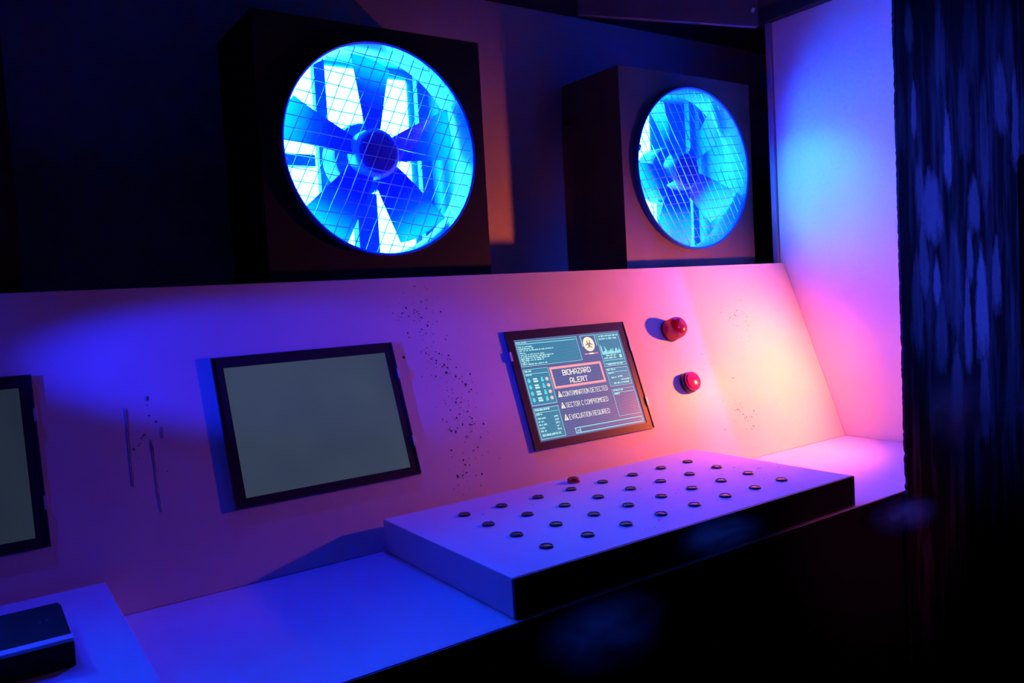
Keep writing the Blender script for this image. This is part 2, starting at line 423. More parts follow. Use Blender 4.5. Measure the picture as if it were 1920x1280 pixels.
# paint specks and drips on the panel (thin blobs of paint)
def speck_mesh(spots, drips, frame):
    bm = bmesh.new()
    for (x, v, r) in spots:
        n = 7; c = []
        e = random.uniform(0.7, 1.3)
        for i in range(n):
            a = 2 * PI * i / n; rr = r * random.uniform(0.75, 1.15)
            c.append(bm.verts.new(frame(x + rr * math.cos(a), v + rr * e * math.sin(a), 0.0004)))
        top = bm.verts.new(frame(x, v, 0.0009))
        for i in range(n): bm.faces.new((c[i], c[(i + 1) % n], top))
    for (x0, v0, x1, v1, wd) in drips:
        m = 14; L = []; R = []; C = []
        for i in range(m + 1):
            t = i / m; wv = wd * (0.45 + 0.5 * random.random()) * (1.3 if i == m else 1) * (0.4 if i == 0 else 1)
            x = x0 + (x1 - x0) * t + random.uniform(-1, 1) * 0.0008; v = v0 + (v1 - v0) * t
            L.append(bm.verts.new(frame(x - wv, v, 0.0004))); R.append(bm.verts.new(frame(x + wv, v, 0.0004))); C.append(bm.verts.new(frame(x, v, 0.0010)))
        for i in range(m):
            bm.faces.new((L[i], L[i + 1], C[i + 1], C[i])); bm.faces.new((C[i], C[i + 1], R[i + 1], R[i]))
    return bm
spots = []
path = [(-1.312, .498), (-1.285, .453), (-1.295, .387), (-1.277, .330), (-1.232, .301), (-1.267, .222), (-1.238, .206), (-1.262, .146), (-1.305, .086)]
for i in range(230):
    k = random.randrange(len(path) - 1); t = random.random()
    x = path[k][0] * (1 - t) + path[k + 1][0] * t + random.gauss(0, 0.026); v = path[k][1] * (1 - t) + path[k + 1][1] * t + random.gauss(0, 0.020)
    if x > -1.375 and x < -1.10 and 0.02 < v < 0.545:
        spots.append((x, v, random.choice([.0007, .0009, .0011, .0011, .0015, .002])))
for i in range(16): spots.append((-1.34 + random.gauss(0, .016), .470 + random.gauss(0, .014), random.choice([.001, .0014, .002])))
spots += [(-1.359, .375, .0035), (-1.268, .331, .003), (-1.228, .300, .0035), (-1.30, .110, .003)]
for cx, cv, n_ in ((-.293, .384, 32), (-.39, .113, 26), (-.446, .271, 4)):
    for i in range(n_): spots.append((cx + random.gauss(0, .028), cv + random.gauss(0, .028), random.choice([.0008, .001, .0013, .0018])))
for i in range(14): spots.append((-1.875 + random.gauss(0, .022), .285 + random.gauss(0, .025), random.choice([.0008, .0012, .0018])))
drips = [(-1.896, .335, -1.902, .200, .0007), (-1.864, .275, -1.866, .150, .0006), (-1.845, .295, -1.846, .275, .0007), (-1.86, .352, -1.862, .344, .0012)]
CI = Matrix.Translation((0, 0, -FLOOR))
sp = from_bm('paint_specks', speck_mesh(spots, drips, lambda x, v, n: CI @ (Vector((x, 0, 0)) + PU * v + PN * n)), MT['speck'], slope)
sp['kind'] = 'stuff'; sp['label'] = 'black paint specks and drips spattered on the panel'

# ------------------------------------------------------------------ fans
def lamp_mesh():
    bm = bmesh.new(); lathe(bm, [(.0004, .0), (.008, .0), (.010, .002), (.010, .010), (.006, .014)], 20)
    bmesh.ops.recalc_face_normals(bm, faces=bm.faces[:])
    me = bpy.data.meshes.new('inner_lamp'); bm.to_mesh(me); bm.free(); me.materials.append(MT['lampbody']); return me
def fan(cx, label, blade_rot, dirA, dirB, pitchA, pitchB, fixture, lamp=None, paint='housing'):
    W, H, D, R = 0.55, 0.562, 0.250, 0.236
    CZ = 0.288
    t = thing('exhaust_fan', label, 'fan', (cx, 0.280, LEDGE), 'exhaust fans on the ledge')
    # outer shell: top, bottom, sides and back with thickness
    bm = bmesh.new(); th = 0.010; h = W / 2
    add_box(bm, -h, -h + th, 0.0101, D, 0, H); add_box(bm, h - th, h, 0.0101, D, 0, H)
    add_box(bm, -h + th, h - th, 0.0101, D, 0, th); add_box(bm, -h + th, h - th, 0.0101, D, H - th, H)
    add_box(bm, -h + th, h - th, D - th, D, th, H - th)
    from_bm('housing', bm, MT[paint], t)
    # liner inside
    bm = bmesh.new(); q = 0.002; i0 = th + 0.0005
    add_box(bm, -h + i0, -h + i0 + q, 0.0105, D - i0, i0, H - i0); add_box(bm, h - i0 - q, h - i0, 0.0105, D - i0, i0, H - i0)
    add_box(bm, -h + i0 + q, h - i0 - q, 0.0105, D - i0, i0, i0 + q); add_box(bm, -h + i0 + q, h - i0 - q, 0.0105, D - i0, H - i0 - q, H - i0)
    add_box(bm, -h + i0 + q, h - i0 - q, D - i0 - q, D - i0, i0 + q, H - i0 - q)
    from_bm('inner_liner', bm, MT['liner'], t)
    # front plate with round opening
    bm = bmesh.new(); n = 96; r = R - 0.006
    def sq(a):
        c, s = math.cos(a), math.sin(a)
        k = 1 / max(abs(c) / h, abs(s) / (H / 2))
        return c * k, s * k + H / 2
    angs = sorted([2 * PI * i / n for i in range(n)] + [math.atan2(sy * H / 2, sx * h) % (2 * PI) for sx in (-1, 1) for sy in (-1, 1)])
    fo = []; fi = []; bo = []; bi = []
    for a in angs:
        X, Z = sq(a)
        fo.append(bm.verts.new((X, 0, Z))); bo.append(bm.verts.new((X, 0.010, Z)))
        fi.append(bm.verts.new((r * math.cos(a), 0, CZ + r * math.sin(a)))); bi.append(bm.verts.new((r * math.cos(a), 0.010, CZ + r * math.sin(a))))
    k = len(angs)
    for i in range(k):
        j = (i + 1) % k
        bm.faces.new((fo[i], fo[j], fi[j], fi[i])); bm.faces.new((bo[i], bi[i], bi[j], bo[j]))
        bm.faces.new((fi[i], fi[j], bi[j], bi[i])); bm.faces.new((fo[i], bo[i], bo[j], fo[j]))
    from_bm('front_plate', bm, MT[paint], t)
    # drum ring with rolled front lip
    bm = bmesh.new()
    prof = [(R - .0065, .060), (R - .0065, -.012), (R - .0055, -.018), (R - .002, -.021), (R, -.019), (R + .0005, -.014), (R, -.0005), (R - .0062, -.0002)]
    lathe(bm, prof, 96, 'Y', (0, 0, CZ), False, False)
    from_bm('drum_ring', bm, MT['ring'], t, smooth=True)
    # wire guard
    bm = bmesh.new(); RG = R - 0.008
    for (d, pitch, y) in ((dirA, pitchA, -0.0095), (dirB, pitchB, -0.0075)):
        dx, dz = math.cos(d), math.sin(d); nx, nz = -dz, dx
        kk = int(RG / pitch) + 1
        for i in range(-kk, kk + 1):
            off = (i + 0.35) * pitch
            if abs(off) >= RG - 0.004: continue
            hl_ = math.sqrt(RG * RG - off * off)
            seg = max(3, int(hl_ * 2 / 0.05)); pts = []
            for s in range(seg + 1):
                u = -hl_ + 2 * hl_ * s / seg; o2 = off + (random.uniform(-.0016, .0016) if 0 < s < seg else 0)
                pts.append((u * dx + o2 * nx, y + random.uniform(-.0008, .0008), CZ + u * dz + o2 * nz))
            for a, b in zip(pts, pts[1:]): tube(bm, a, b, 0.00115, 4)
    from_bm('wire_guard', bm, MT['wire'], t)
    # hub, motor and mount
    bm = bmesh.new(); lathe(bm, [(0.0, 0.016), (0.046, 0.016), (0.052, 0.020), (0.056, 0.027), (0.057, 0.062)], 40, 'Y', (0, 0, CZ), False, True)
    hub = from_bm('hub', bm, MT['hubrim'], t, smooth=True)
    bm = bmesh.new(); lathe(bm, [(0.0, 0.0135), (0.044, 0.0135), (0.048, 0.0158)], 40, 'Y', (0, 0, CZ), False, True)
    from_bm('hub_cap', bm, MT['hub'], hub)
    bm = bmesh.new(); lathe(bm, [(0.078, 0.085), (0.082, 0.095), (0.082, 0.150), (0.060, 0.165)], 32, 'Y', (0, 0, CZ))
    from_bm('motor', bm, MT['motor'], t, smooth=True)
    box('motor_pedestal', (-0.026, 0.026, 0.095, 0.125, i0 + q + .0005, CZ - 0.0825), MT['liner'], t, bev=0.002)
    for sx in (-0.062, 0.212):
        box('mounting_strut', (sx - 0.014, sx + 0.014, 0.180, 0.202, i0 + q + .0005, H - i0 - q - .0005), MT['liner'], t, bev=0.002)
    # blades
    def blade_mesh():
        bm = bmesh.new(); nr, nc = 10, 6
        top = []; bot = []
        for i in range(nr + 1):
            f = i / nr; rr = 0.050 + (0.219 - 0.050) * f
            ch = 0.060 + (0.122 - 0.060) * f ** 0.8
            tw = math.radians(34 - 14 * f)
            rt = []; rb = []
            for j in range(nc + 1):
                s = j / nc - 0.5
                rad = rr - (0.012 * max(0, s * 2) ** 2 + 0.004 * (s * 2) ** 2) * f ** 4
                c = s * ch; y = 0.046 + c * math.sin(tw) + 0.010 * (0.25 - s * s) * 1.2
                x = c * math.cos(tw)
                rt.append(bm.verts.new((x, y - 0.0008, rad))); rb.append(bm.verts.new((x, y + 0.0008, rad)))
            top.append(rt); bot.append(rb)
        for i in range(nr):
            for j in range(nc):
                bm.faces.new((top[i][j], top[i][j + 1], top[i + 1][j + 1], top[i + 1][j]))
                bm.faces.new((bot[i][j], bot[i + 1][j], bot[i + 1][j + 1], bot[i][j + 1]))
        for i in range(nr):
            bm.faces.new((top[i][0], top[i + 1][0], bot[i + 1][0], bot[i][0])); bm.faces.new((top[i][nc], bot[i][nc], bot[i + 1][nc], top[i + 1][nc]))
        for j in range(nc):
            bm.faces.new((top[nr][j], top[nr][j + 1], bot[nr][j + 1], bot[nr][j])); bm.faces.new((top[0][j], bot[0][j], bot[0][j + 1], top[0][j + 1]))
        bmesh.ops.recalc_face_normals(bm, faces=bm.faces[:])
        me = bpy.data.meshes.new('blade'); bm.to_mesh(me); bm.free()
        for p in me.polygons: p.use_smooth = True
        try: me.set_sharp_from_angle(angle=math.radians(40))
        except Exception: pass
        return me
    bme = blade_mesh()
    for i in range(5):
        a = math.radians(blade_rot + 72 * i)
        link('blade', bme, MT['blade_lit' if paint == 'housing_grey' else 'blade'], t, loc=(0, 0, CZ), rot=(0, -(a - PI / 2), 0))
    # glowing light panels on the back of the housing
    yb = D - i0 - q - 0.0005
    for (x0, x1, z0, z1) in ((-0.252, 0.065, 0.018, 0.535), (0.075, 0.195, 0.018, 0.520 if fixture else 0.300)):
        box('light_panel', (x0, x1, yb - 0.006, yb, z0, z1), MT['fanlight'], t, bev=0)
    if fixture:
        jb = box('junction_box', (-0.165, -0.088, 0.175, 0.200, 0.278, 0.306), MT['motor'], t, bev=0.002)
        for bx in (-0.158, -0.100):
            bm = bmesh.new(); lathe(bm, [(0.0, 0.1735), (0.0035, 0.1735), (0.0035, 0.175)], 12, 'Y', (bx, 0, 0.293), False, True)
            from_bm('bolt', bm, MT['clip'], jb)
    if lamp:
        watt, aim, lpos = lamp
        lp = Vector(lpos); qd = Vector(aim).to_track_quat('-Z', 'Y')
        lampo = link('inner_lamp', lamp_mesh(), None, t); lampo.location = lp; lampo.rotation_euler = qd.to_euler()
        ld = bpy.data.lights.new('cyan_beam', 'SPOT'); ld.energy = watt; ld.color = (0.01, 0.30, 1.0); ld.spot_size = math.radians(50); ld.spot_blend = 1.0; ld.shadow_soft_size = 0.008
        lo = bpy.data.objects.new('cyan_beam', ld); COL.objects.link(lo); lo.parent = lampo; lo.location = (0, 0, -0.004)
    # side latch
    box('latch', (-h - 0.006, -h - 0.0002, D - 0.040, D - 0.012, H - 0.12, H - 0.105), MT['plate'], t, bev=0.001)
    return t
DEG = math.radians
fan(-1.305, 'large blue-lit exhaust fan above the blank grey monitor', 88, DEG(-7), DEG(64), .0275, .027, True, (8.0, (1, -0.15, -0.25), (-0.190, 0.115, 0.408)))
fan(-0.3005, 'blue-lit exhaust fan beside the white side wall', 43, DEG(6), DEG(-60), .026, .024, False, (28.0, (1, -0.40, -0.30), (-0.203, 0.002, 0.340)), 'housing_grey')
fan(-2.294, 'dark exhaust fan housing cut off by the left picture edge', 60, DEG(4), DEG(80), .027, .027, False)

# ------------------------------------------------------------------ monitors
MW, MH, SW, SH, SU, SV = 0.36, 0.2747, 0.3255, 0.2421, 0.0176, 0.0146
def monitor(x, label, screen_mat, clips):
    t = thing('monitor', label, 'monitor', group='monitors set into the sloped panel', matrix=panel_matrix(x, 0.1315, 0.0))
    bm = bmesh.new(); z0, z1 = 0.0003, 0.0045
    add_box(bm, 0, SU, 0, MH, z0, z1); add_box(bm, SU + SW, MW, 0, MH, z0, z1)
    add_box(bm, SU, SU + SW, 0, SV, z0, z1); add_box(bm, SU, SU + SW, SV + SH, MH, z0, z1)
    bz = from_bm('bezel', bm, MT['bezel'], t)
    bm = bmesh.new(); e = 0.0022
    add_box(bm, -e, 0, -e, MH + e, z0, 0.0062); add_box(bm, MW, MW + e, -e, MH + e, z0, 0.0062)
    add_box(bm, 0, MW, -e, 0, z0, 0.0062); add_box(bm, 0, MW, MH, MH + e, z0, 0.0062)
    from_bm('outer_frame', bm, MT['edge'], t)
    s = box('screen', (SU, SU + SW, SV, SV + SH, z0, 0.0025), screen_mat, t, bev=0)
    for (side, f) in clips:
        cx = MW + e if side > 0 else -e
        box('clip', (cx - 0.003, cx + 0.003, MH * f - 0.011, MH * f + 0.011, 0.0063, 0.0080), MT['clip'], t, bev=0.0005)
    return t, s
CL = [(1, 0.76), (1, 0.24)]
monitor(-2.0309 - MW, 'idle dark monitor cut off by the left picture edge', MT['screen_dim'], CL)
monitor(-1.7445, 'blank grey-blue monitor in the middle of the sloped panel', MT['screen_off'], CL)
alert, scr = monitor(-1.0957, 'lit monitor reading BIOHAZARD ALERT on the sloped panel', MT['scr_bg'], CL + [(-1, 0.79)])

def U(u): return SU + SW * u
def V(v): return SV + SH * v
ZS = 0.0025
def flat(bm, u0, v0, u1, v1, z):
    vs = [bm.verts.new((U(a), V(b), z)) for a, b in ((u0, v0), (u1, v0), (u1, v1), (u0, v1))]
    bm.faces.new(vs)
def frame_rect(bm, u0, v0, u1, v1, wd, z):
    hx = wd / SW; hy = wd / SH
    flat(bm, u0, v0, u1, v0 + hy, z); flat(bm, u0, v1 - hy, u1, v1, z); flat(bm, u0, v0 + hy, u0 + hx, v1 - hy, z); flat(bm, u1 - hx, v0 + hy, u1, v1 - hy, z)
def ink(name, bm, m, label=None):
    o = from_bm(name, bm, m, scr)
    for p in o.data.polygons: pass
    if label: o['label'] = label
    return o
LOG = (.014, .727, .566, .977); R1 = (.756, .628, .978, .978); L2 = (.014, .345, .234, .701); L3 = (.016, .021, .233, .317)
R2 = (.757, .419, .976, .608); R3 = (.757, .110, .978, .390); IN = (.324, .020, .975, .078)
z1, z2 = ZS + 0.0002, ZS + 0.0004
for r in (LOG, R1, L2, L3, R2):
    bm = bmesh.new(); flat(bm, *r, z1); ink('display_panel', bm, MT['scr_teal'])
bm = bmesh.new()
for r in (LOG, R1, L2, L3, R2, R3): frame_rect(bm, *r, 0.0011, z2)
frame_rect(bm, *IN, 0.0019, z2)
for (a, b, c) in ((LOG[0], LOG[2], .948), (L2[0], L2[2], .650), (L3[0], L3[2], .270), (R2[0], R2[2], .562), (R3[0], R3[2], .348), (R1[0], R1[2], .690), (R1[0], R1[2], .655)):
    flat(bm, a + .012, c, b - .012, c + .005, z2)
# bracket corners round the biohazard badge
for u0, u1 in ((.600, .606), (.738, .744)): flat(bm, u0, .860, u1, .979, z2)
flat(bm, .600, .973, .744, .979, z2)
ink('display_outlines', bm, MT['scr_line'])
# illegible rows of fine text as short dashes
bm = bmesh.new()
def dashes(u0, v, length, h=.017):
    u = u0
    while u < u0 + length:
        wd_ = random.uniform(.012, .042); wd_ = min(wd_, u0 + length - u)
        k = 0.0
        while k < wd_ - .002:
            flat(bm, u + k, v + random.choice([0, 0, .003]), u + k + random.choice([.004, .005, .006]), v + h - random.choice([0, 0, .004]), z2); k += .0068
        u += wd_ + .007
for i, ln in enumerate((.13, .14, .30, .06, .21, .29, .25, .20, .06, .22)): dashes(.026, .918 - .0192 * i - (.004 if i > 2 else 0), ln, .0135)
for u0, v, ln in ((.026, .672, .06), (.026, .636, .05), (.026, .292, .13), (.026, .250, .05), (.77, .584, .08), (.77, .548, .05), (.77, .366, .10), (.77, .330, .05),
                  (.775, .945, .19), (.775, .915, .18), (.80, .735, .10), (.775, .708, .13), (.79, .640, .15), (.79, .500, .05), (.855, .505, .05), (.88, .470, .08), (.80, .440, .15)):
    dashes(u0, v, ln, .018)
for i in range(5): dashes(.030, .212 - .031 * i, random.choice([.05, .07, .06]), .016); dashes(.175, .212 - .031 * i, .035, .016)
dashes(.035, .048, .16, .022)
flat(bm, .93, .708, .955, .742, z2)
ink('display_fine_print', bm, MT['scr_text'])['kind'] = 'stuff'
# bar chart
bm = bmesh.new()
for i in range(30):
    hgt = random.uniform(.010, .035)
    if i in (0, 1): hgt = .095 - i * .02
    if i in (6, 7): hgt = .075 - (i - 6) * .02
    if i in (15, 18, 23, 24, 28): hgt = .045
    flat(bm, .768 + i * .0063, .757, .768 + i * .0063 + .0058, .757 + .012 + hgt, z2)
ink('display_chart', bm, MT['scr_line'])
# crew status rows: small figures and red splats
bm = bmesh.new(); bm2 = bmesh.new(); bm3 = bmesh.new()
for i in range(4):
    v = .588 - .063 * i
    flat(bm, .146, v - .022, .170, v + .002, z2); flat(bm, .150, v + .002, .166, v + .024, z2)
    vs = [bm.verts.new((U(.043 + .013 * math.cos(a)), V(v + .022 * math.sin(a)), z2)) for a in [2 * PI * j / 8 for j in range(8)]]; bm.faces.new(vs)
    flat(bm3, .080, v + .004, .116, v + .020, z2); flat(bm3, .080, v - .020, .120, v - .002, z2)
    vs = []
    for j in range(14):
        a = 2 * PI * j / 14; rr = .021 if j % 2 else .010
        vs.append(bm2.verts.new((U(.200 + rr * math.cos(a)), V(v + rr * 1.2 * math.sin(a)), z2)))
    bm2.faces.new(vs)
ink('display_figures', bm, MT['scr_fig'])['kind'] = 'stuff'; ink('display_splats', bm2, MT['scr_paleink'], 'pale pink splat icons'); ink('display_status_text', bm3, MT['scr_text'])
# alert frame, badge and triangles
bm = bmesh.new(); frame_rect(bm, .243, .476, .731, .696, .0060, z1); ink('alert_frame', bm, MT['scr_pink'], 'glowing pink alert frame')
bm = bmesh.new(); frame_rect(bm, .252, .488, .722, .684, .0013, z2); ink('alert_frame_highlight', bm, MT['scr_paleink'])
bm = bmesh.new(); flat(bm, .602, .778, .733, .789, z1); ink('badge_bar', bm, MT['scr_pink'])
bm = bmesh.new(); flat(bm, .648, .776, .688, .791, z2)
vs = [bm.verts.new((U(.667 + .054 * math.cos(a)), V(.884 + .077 * math.sin(a)), z1)) for a in [2 * PI * j / 28 for j in range(28)]]; bm.faces.new(vs)
ink('biohazard_badge', bm, MT['scr_cream'], 'cream round badge with biohazard symbol')
bm = bmesh.new()
def arc_band(cx, cy, r0, r1, a0, a1, z, n=14):
    P0 = []; P1 = []
    for i in range(n + 1):
        a = a0 + (a1 - a0) * i / n
        P0.append(bm.verts.new((cx + r0 * math.cos(a), cy + r0 * math.sin(a), z))); P1.append(bm.verts.new((cx + r1 * math.cos(a), cy + r1 * math.sin(a), z)))
    for i in range(n): bm.faces.new((P0[i], P0[i + 1], P1[i + 1], P1[i]))
cxs, cys = U(.667), V(.880)
for i in range(3):
    a = PI / 2 + i * 2 * PI / 3
    arc_band(cxs + .0062 * math.cos(a), cys + .0062 * math.sin(a), .0038, .0056, a + .55, a + 2 * PI - .55, z2 + .0001)
arc_band(cxs, cys, .0040, .0050, 0, 2 * PI, z2 + .0002, 20)
ink('biohazard_symbol', bm, MT['scr_dark'], 'dark biohazard trefoil symbol')
for v in (.392, .280, .162):
    bm = bmesh.new(); vs = [bm.verts.new((U(a), V(b), z2)) for a, b in ((.256, v), (.294, v), (.277, v + .058), (.271, v + .058))]; bm.faces.new(vs)
    ink('warning_triangle', bm, MT['scr_cream'])
    bm = bmesh.new(); flat(bm, .272, v + .020, .277, v + .042, z2 + .0002); flat(bm, .272, v + .009, .277, v + .015, z2 + .0002)
    ink('warning_mark', bm, MT['scr_dark'])
def text(name, body, u0, u1, v0, v1, m, bold=0.0, z=z2):
    cu = bpy.data.curves.new(name, 'FONT'); cu.body = body; cu.size = 1.0; cu.align_x = 'LEFT'; cu.offset = bold; cu.resolution_u = 3
    tmp = bpy.data.objects.new(name, cu); COL.objects.link(tmp)
    bpy.context.view_layer.update()
    me = bpy.data.meshes.new_from_object(tmp.evaluated_get(bpy.context.evaluated_depsgraph_get()))
    bpy.data.objects.remove(tmp); bpy.data.curves.remove(cu)
    xs = [v.co.x for v in me.vertices]; ys = [v.co.y for v in me.vertices]
    ax, bx_, ay, by = min(xs), max(xs), min(ys), max(ys)
    for v in me.vertices:
        v.co = Vector((U(u0 + (u1 - u0) * (v.co.x - ax) / (bx_ - ax)), V(v0 + (v1 - v0) * (v.co.y - ay) / (by - ay)), z))
    me.name = name; me.materials.clear()
    o = link(name, me, m, scr); return o
GLYPH = {'A': ['00 04 16 36 44 40', '02 42'], 'B': ['00 06 36 45 43 33 03', '33 42 41 30 00'], 'C': ['45 36 16 05 01 10 30 41'], 'D': ['00 06 26 45 41 20 00'],
         'E': ['46 06 00 40', '03 33'], 'H': ['00 06', '40 46', '03 43'], 'I': ['20 26', '06 46', '00 40'], 'L': ['06 00 40'], 'M': ['00 06 23 46 40'], 'N': ['00 06 40 46'],
         'O': ['01 05 16 36 45 41 30 10 01'], 'P': ['00 06 36 45 44 33 03'], 'Q': ['01 05 16 36 45 41 30 10 01', '22 40'], 'R': ['00 06 36 45 44 33 03', '23 40'], 'S': ['45 36 16 05 04 13 33 42 41 30 10 01'],
         'T': ['20 26', '06 46'], 'U': ['06 01 10 30 41 46'], 'V': ['06 20 46'], 'Z': ['06 46 00 40'], 'I2': ['20 26']}
def stroke_text(body, u0, u1, v0, v1, m, wd):
    step = {'I': 1.9, ' ': 2.6}
    bm = bmesh.new(); adv = (U(u1) - U(u0)) / (sum(step.get(c, 5.7) for c in body) - 1.7); hgt = (V(v1) - V(v0)) / 6
    pen = U(u0)
    for ch in body:
        ox = pen - (2 * adv if ch == 'I' else 0); pen += step.get(ch, 5.7) * adv
        if ch == ' ': continue
        for st in GLYPH['I2' if ch == 'I' else ch]:
            pts = [Vector((ox + int(c[0]) * adv, V(v0) + int(c[1]) * hgt, 0)) for c in st.split()]
            for a, b in zip(pts, pts[1:]):
                d = (b - a).normalized() * wd * 0.5; nrm = Vector((-d.y, d.x, 0))
                bm.faces.new([bm.verts.new(Vector((p.x, p.y, z2))) for p in (a - d + nrm, a - d - nrm, b + d - nrm, b + d + nrm)])
    o = ink('alert_text', bm, m, 'glowing warm white lettering'); o['kind'] = 'stuff'; return o
for body, a, b, c, d in (('BIOHAZARD', .352, .611, .601, .650), ('ALERT', .400, .563, .517, .564), ('CONTAMINATION DETECTED', .302, .722, .393, .438), ('SECTOR C COMPROMISED', .304, .698, .283, .327), ('EVACUATION REQUIRED', .303, .681, .164, .209)):
    stroke_text(body, a, b, c, d, MT['scr_white'], .0021 if len(body) < 10 else .0012)
text('display_heading', 'SYS_LOG', .020, .105, .955, .973, MT['scr_text'], .02)
text('display_prompt', '>>>', .338, .362, .034, .056, MT['scr_text'], .02)
bm = bmesh.new(); flat(bm, .366, .030, .372, .066, z2); ink('display_cursor', bm, MT['scr_text'])

# ------------------------------------------------------------------ red lamp and push button on the panel
t = thing('beacon_lamp', 'red translucent domed beacon lamp, upper of two on the panel', 'lamp', matrix=panel_matrix(-0.577, 0.372, 0.0004))
bm = bmesh.new(); lathe(bm, [(.0300, 0), (.0300, .003), (.0295, .0060), (.0288, .0060), (.0288, 0)], 40); from_bm('base_ring', bm, MT['darkrim'], t, smooth=True)
bm = bmesh.new(); lathe(bm, [(.0287, .0062), (.0287, .028), (.0275, .036), (.0240, .043), (.018, .048), (.010, .0508), (.0004, .0515)], 40, cap0=False); from_bm('lens', bm, MT['redlens'], t, smooth=True)
bm = bmesh.new(); lathe(bm, [(.008, .001), (.008, .020), (.005, .024), (.0004, .025)], 20); from_bm('bulb', bm, MT['darkrim'], t, smooth=True)
t = thing('push_button', 'glossy red arcade push button below the beacon lamp', 'button', matrix=panel_matrix(-0.570, 0.227, 0.0004))
bm = bmesh.new(); lathe(bm, [(.0275, 0), (.0275, .008), (.0262, .014), (.0235, .0165), (.0215, .0165), (.0215, .002)], 40); from_bm('collar', bm, MT['darkrim'], t, smooth=True)
bm = bmesh.new(); lathe(bm, [(.0250, .0172), (.0250, .0215), (.0225, .0245), (.014, .0262), (.0004, .0268)], 40); from_bm('cap', bm, MT['redcap'], t, smooth=True)

# ------------------------------------------------------------------ raised box with buttons
BH = 0.0606
t = thing('button_box', 'raised white box with rows of small round buttons on the desk', 'control box', (-1.066, -0.217, 0.0003))
cx0, cy0 = -1.066, -0.217
bx0, bx1, by0, by1 = -1.4906 - cx0, -0.6421 - cx0, -0.434 - cy0, -0.0005 - cy0
body = box('body', (bx0, bx1, by0 + .0062, by1, 0, BH), MT['box'], t, bev=0.0012)
box('front_board', (bx0, bx1, by0, by0 + .006, 0, BH), MT['black'], t, bev=0.001)
bm = bmesh.new(); lathe(bm, [(.0118, 0), (.0118, .0022), (.0105, .0034), (.0092, .0030), (.0090, .0012)], 24); bmesh.ops.recalc_face_normals(bm, faces=bm.faces[:])
ring_me = bpy.data.meshes.new('button'); bm.to_mesh(ring_me); bm.free(); ring_me.materials.append(MT['bring'])
bm = bmesh.new(); lathe(bm, [(.0088, .0013), (.0088, .0020), (.006, .0028), (.0004, .0031)], 20); bmesh.ops.recalc_face_normals(bm, faces=bm.faces[:])
lens_me = bpy.data.meshes.new('lens'); bm.to_mesh(lens_me); bm.free(); lens_me.materials.append(MT['blens'])
for r in range(4):
    for c in range(8):
        x = -0.763 - 0.0862 * c - cx0 - 0.001 * r * 0.8 + random.uniform(-.001, .001)
        y = -0.0915 - 0.0865 * r - cy0 + random.uniform(-.001, .001)
        b = link('button', ring_me, None, t, loc=(x, y, BH + .0001))
        link('lens', lens_me, None, b)
bm = bmesh.new(); lathe(bm, [(.0135, 0), (.0135, .005), (.0125, .008), (.0105, .0095), (.006, .0110), (.0004, .0115)], 24)
from_bm('raised_button', bm, MT['redlens'], t, smooth=True, loc=(-1.062 - cx0, -0.043 - cy0, BH + .0001))['label'] = 'proud red button near the back edge'
spots = []
for cx, cy, n_ in ((-.72, -.253, 26), (-.792, -.317, 8), (-1.157, -.398, 8), (-1.333, -.13, 8), (-1.05, -.25, 20)):
    for i in range(n_): spots.append((cx + random.gauss(0, .04) - cx0, max(by0 + .01, min(by1 - .01, cy + random.gauss(0, .035) - cy0)), random.choice([.0008, .001, .0014, .002])))
s = from_bm('paint_specks', speck_mesh(spots, [], lambda x, v, n: Vector((x, v, BH + n))), MT['speck'], body); s['kind'] = 'stuff'

# ------------------------------------------------------------------ left box with dark card reader
t = thing('desk_riser', 'plain white raised box at the left end of the desk', 'control box', (-2.39, -0.217, 0.0003))
box('body', (-0.426, 0.426, -0.2108, 0.2165, 0, BH), MT['box'], t, bev=0.0012)
box('front_board', (-0.426, 0.426, -0.217, -0.2110, 0, BH), MT['black'], t, bev=0.001)
t = thing('keypad', 'black keypad block on the white box in the left corner', 'keypad', (-2.119, -0.238, BH + .0006))
# body local, right side at world x ~ -2.038
box('body', (-0.14, 0.083, -0.070, 0.085, 0, 0.030), MT['plate'], t, bev=0.002)
box('top_plate', (-0.138, 0.080, -0.052, 0.083, 0.0302, 0.0330), MT['plate'], t, bev=0.0006)
bm = bmesh.new()
for (gx, gy, a0, a1) in ((-0.008, 0.012, 1.9, 4.4), (0.003, 0.012, 1.9, 4.4), (0.016, 0.010, 2.4, 3.9), (0.050, 0.018, -1.2, 1.2), (0.058, 0.020, -1.2, 1.2)):
    arc_band(gx, gy, .0050, .0058, a0, a1, 0.0332, 6)
from_bm('printed_marks', bm, MT['marks'], t)['kind'] = 'stuff'
box('bevel_highlight', (-0.140, 0.083, -0.0705, -0.0535, 0.0302, 0.0345), MT['box'], t, bev=0.0008)  # white strip paints the blue light caught by the front bevel

# ------------------------------------------------------------------ hanging board, wall plate
p0, p1 = Vector((-0.702, 0.285, 1.2)), Vector((-0.153, 0.136, 1.2))
ang = math.atan2(p1.y - p0.y, p1.x - p0.x); Lb = (p1 - p0).length
t = thing('hanging_board', 'dark board hung under the ceiling with a red-lit lower edge', 'board', p0); t.rotation_euler = (0, 0, ang)
box('board', (0, Lb, 0, 0.016, 0, CEIL - 1.2 - .0005), MT['board'], t, bev=0.0015)
bm = bmesh.new(); lathe(bm, [(.0004, -.006), (.005, -.006), (.006, -.003), (.006, -.0002)], 12, 'Y', (Lb - .02, 0, .045)); from_bm('bolt', bm, MT['clip'], t)

